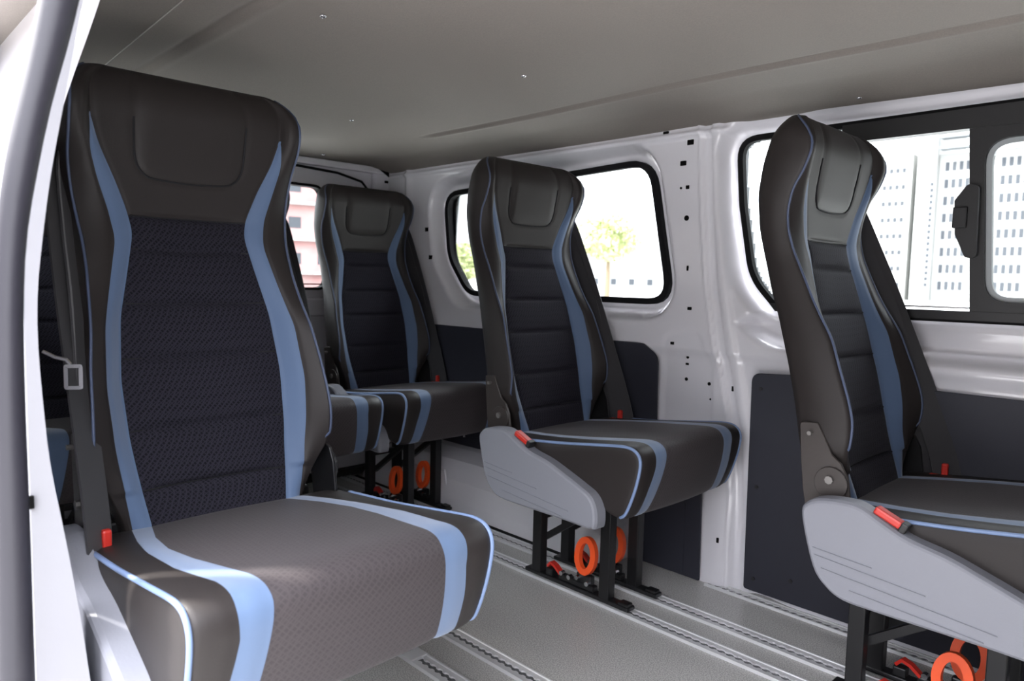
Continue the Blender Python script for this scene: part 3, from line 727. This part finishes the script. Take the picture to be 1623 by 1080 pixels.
        P(('locking_lever', 'llever'), mk4, None, ft)['label'] = 'red locking lever'
    return root
build_seat((-1.4146, .581, 0), 'large foreground seat nearest the door opening, seen almost from the front', -1)
build_seat((-1.5801, 1.7607, 0), 'seat in the centre of the picture in front of the rear quarter window', 1)
build_seat((-.5991, 1.8194, 0), 'seat at the right edge in front of the long sliding window', 1)
build_seat((-2.6386, 1.80, 0), 'rearmost window-side seat, upright between the two big seats and touching the rear door', 1)
build_seat((-2.64, 1.185, 0), 'middle seat of the back row, mostly hidden behind the foreground seat', 1)
build_seat((-2.64, .62, 0), 'back row seat by the right wall, glimpsed past the white door pillar', -1)

# ------------------------------------------------------------------ outside
b = MB(); b.box((-300, -300, -.55), (300, 400, -.45)); o = b.build('ground', CONC); struct(o)
def building(loc, size, fac, label, wins, wsize, rotz=0, name='building', extra=None, axis='y'):
    """facade faces -y before turning; wins are (x, z) centres on it"""
    e = empty(name, loc); e.rotation_euler = (0, 0, rotz); tag(e, label, 'building')
    MB().box((-size[0] / 2, 0, 0), (size[0] / 2, size[1], size[2])).build('wall', fac, e)
    proto = None
    for (x, z) in wins:
        if proto is None:
            proto = MB().box((-wsize[0] / 2, -.03, -wsize[1] / 2), (wsize[0] / 2, .1, wsize[1] / 2)).build('window', WINDARK, e); proto.location = (x, 0, z)
        else:
            q = proto.copy(); COL.objects.link(q); q.parent = e; q.location = (x, 0, z)
    if extra: extra(e)
    return e
def slabs(zs_, w_, mt=FACADE, name='floor_slab', dpt=.5):
    def go(e):
        for z in zs_: MB().box((-w_ / 2, -dpt, z - .12), (w_ / 2, .1, z + .12)).build(name, mt, e)
    return go
G0 = -.45
rowsz = [15.9 + .45 - 2.06 * k for k in range(8)]
building((-21.6, 100, G0), (13.2, 12, 17.9), FACADE, 'white office block with groups of small dark windows, ending under projecting roof canopies', [(x + 21.6, z) for z in rowsz for x in [-27.3 + .74 * k for k in range(4)] + [-23.6 + .74 * k for k in range(2)] + [-21.5 + .74 * k for k in range(4)]], (.42, 1.05), extra=slabs([18.4, 19.7, 21.2], 12.6, FACADE2, 'roof_canopy', 1.6))
building((32, 96, G0), (84, 12, 34), noise_bump(mat('glare_blocker', (.07, .068, .065), .9), 1, .2, .02), 'unseen broad dark block added beyond the long window to cut reflections on the right seat', [(-38 + 4 * k, z) for k in range(10) for z in (2, 6, 10, 14)], (1.2, 1.2))  # out-of-view block, made dark to weaken window light and reflections on the right seat
building((-29.3, 99, G0), (2.1, 12, 42), FACADE, 'plain white tower with a narrow column of slot windows', [(.72, 2 + .72 * k) for k in range(18)], (.35, .42))
building((-34.4, 100, G0), (6.4, 12, 18.3), FACADE, 'white block with upper grey panels just right of the head of the right seat', [(x, z) for z in rowsz for x in (0, .75, 1.5, 2.25)], (.40, .55), extra=slabs([19.4, 20.8], 5, FACADE2, 'roof_plant_room', .3))
building((-60, 78, G0), (30, 10, 8), FACADE, 'long low white building glimpsed through the rear quarter window', [(-10 + 2.4 * k, z) for k in range(9) for z in (1.5,)], (.7, .8), rotz=math.radians(35))
building((-62, 26, G0), (34, 10, 16), PINK, 'salmon pink block seen through the rear door window', [(-15 + 2.6 * k, z) for k in range(12) for z in (2.9, 6.1, 9.3, 12.5)], (1.1, 1.0), rotz=math.radians(75), extra=slabs([1.6, 4.6, 7.8, 11.0, 14.2], 34, FACADE, 'balcony_band', .6))
building((-4, -14, G0), (70, 8, 5.5), noise_bump(mat('sky_blocker', (.10, .085, .075), .9), 2, .2, .02), 'unseen dark building added opposite the open side door to block the low sky', [(-30 + 4 * k, z) for k in range(16) for z in (1.8, 4.2)], (1.4, 1.4), rotz=math.pi)  # stands behind the camera, added so low sky does not brighten the headrests
def tree(loc, h_, rad, label):
    e = empty('tree', loc); tag(e, label, 'tree')
    MB().tube([(0, 0, 0), (.05, .02, h_ * .3), (0, .05, h_ * .6)], [.22, .17, .1], 8).build('trunk', BARK, e)
    b = MB(); rg = random.Random(int(loc[0] * 10))
    for k in range(1400):
        t = rg.uniform(0, 2 * math.pi); q = rg.uniform(-1, 1); rr = rad * rg.uniform(.35, 1) ** .5; s_ = math.sqrt(1 - q * q)
        lob = 1 + .25 * math.sin(3 * t + q * 4)
        c = Vector((rr * s_ * math.cos(t) * lob, rr * s_ * math.sin(t) * lob, h_ * .72 + rr * q * .8))
        a = Vector((rg.uniform(-1, 1), rg.uniform(-1, 1), rg.uniform(-1, 1))).normalized() * .22; d_ = a.cross(Vector((rg.uniform(-1, 1), rg.uniform(-1, 1), rg.uniform(-1, 1)))).normalized() * .14
        b.add([c - a, c + d_, c + a, c - d_], [(0, 1, 2, 3)])
    b.build('foliage', LEAF, e)
tree((-31.6, 40, G0), 6.2, 2.1, 'sunlit yellow-green tree outside the rear quarter window')
tree((-46.8, 40, G0), 4.0, 1.9, 'sunlit green tree at the left end of the rear quarter window')
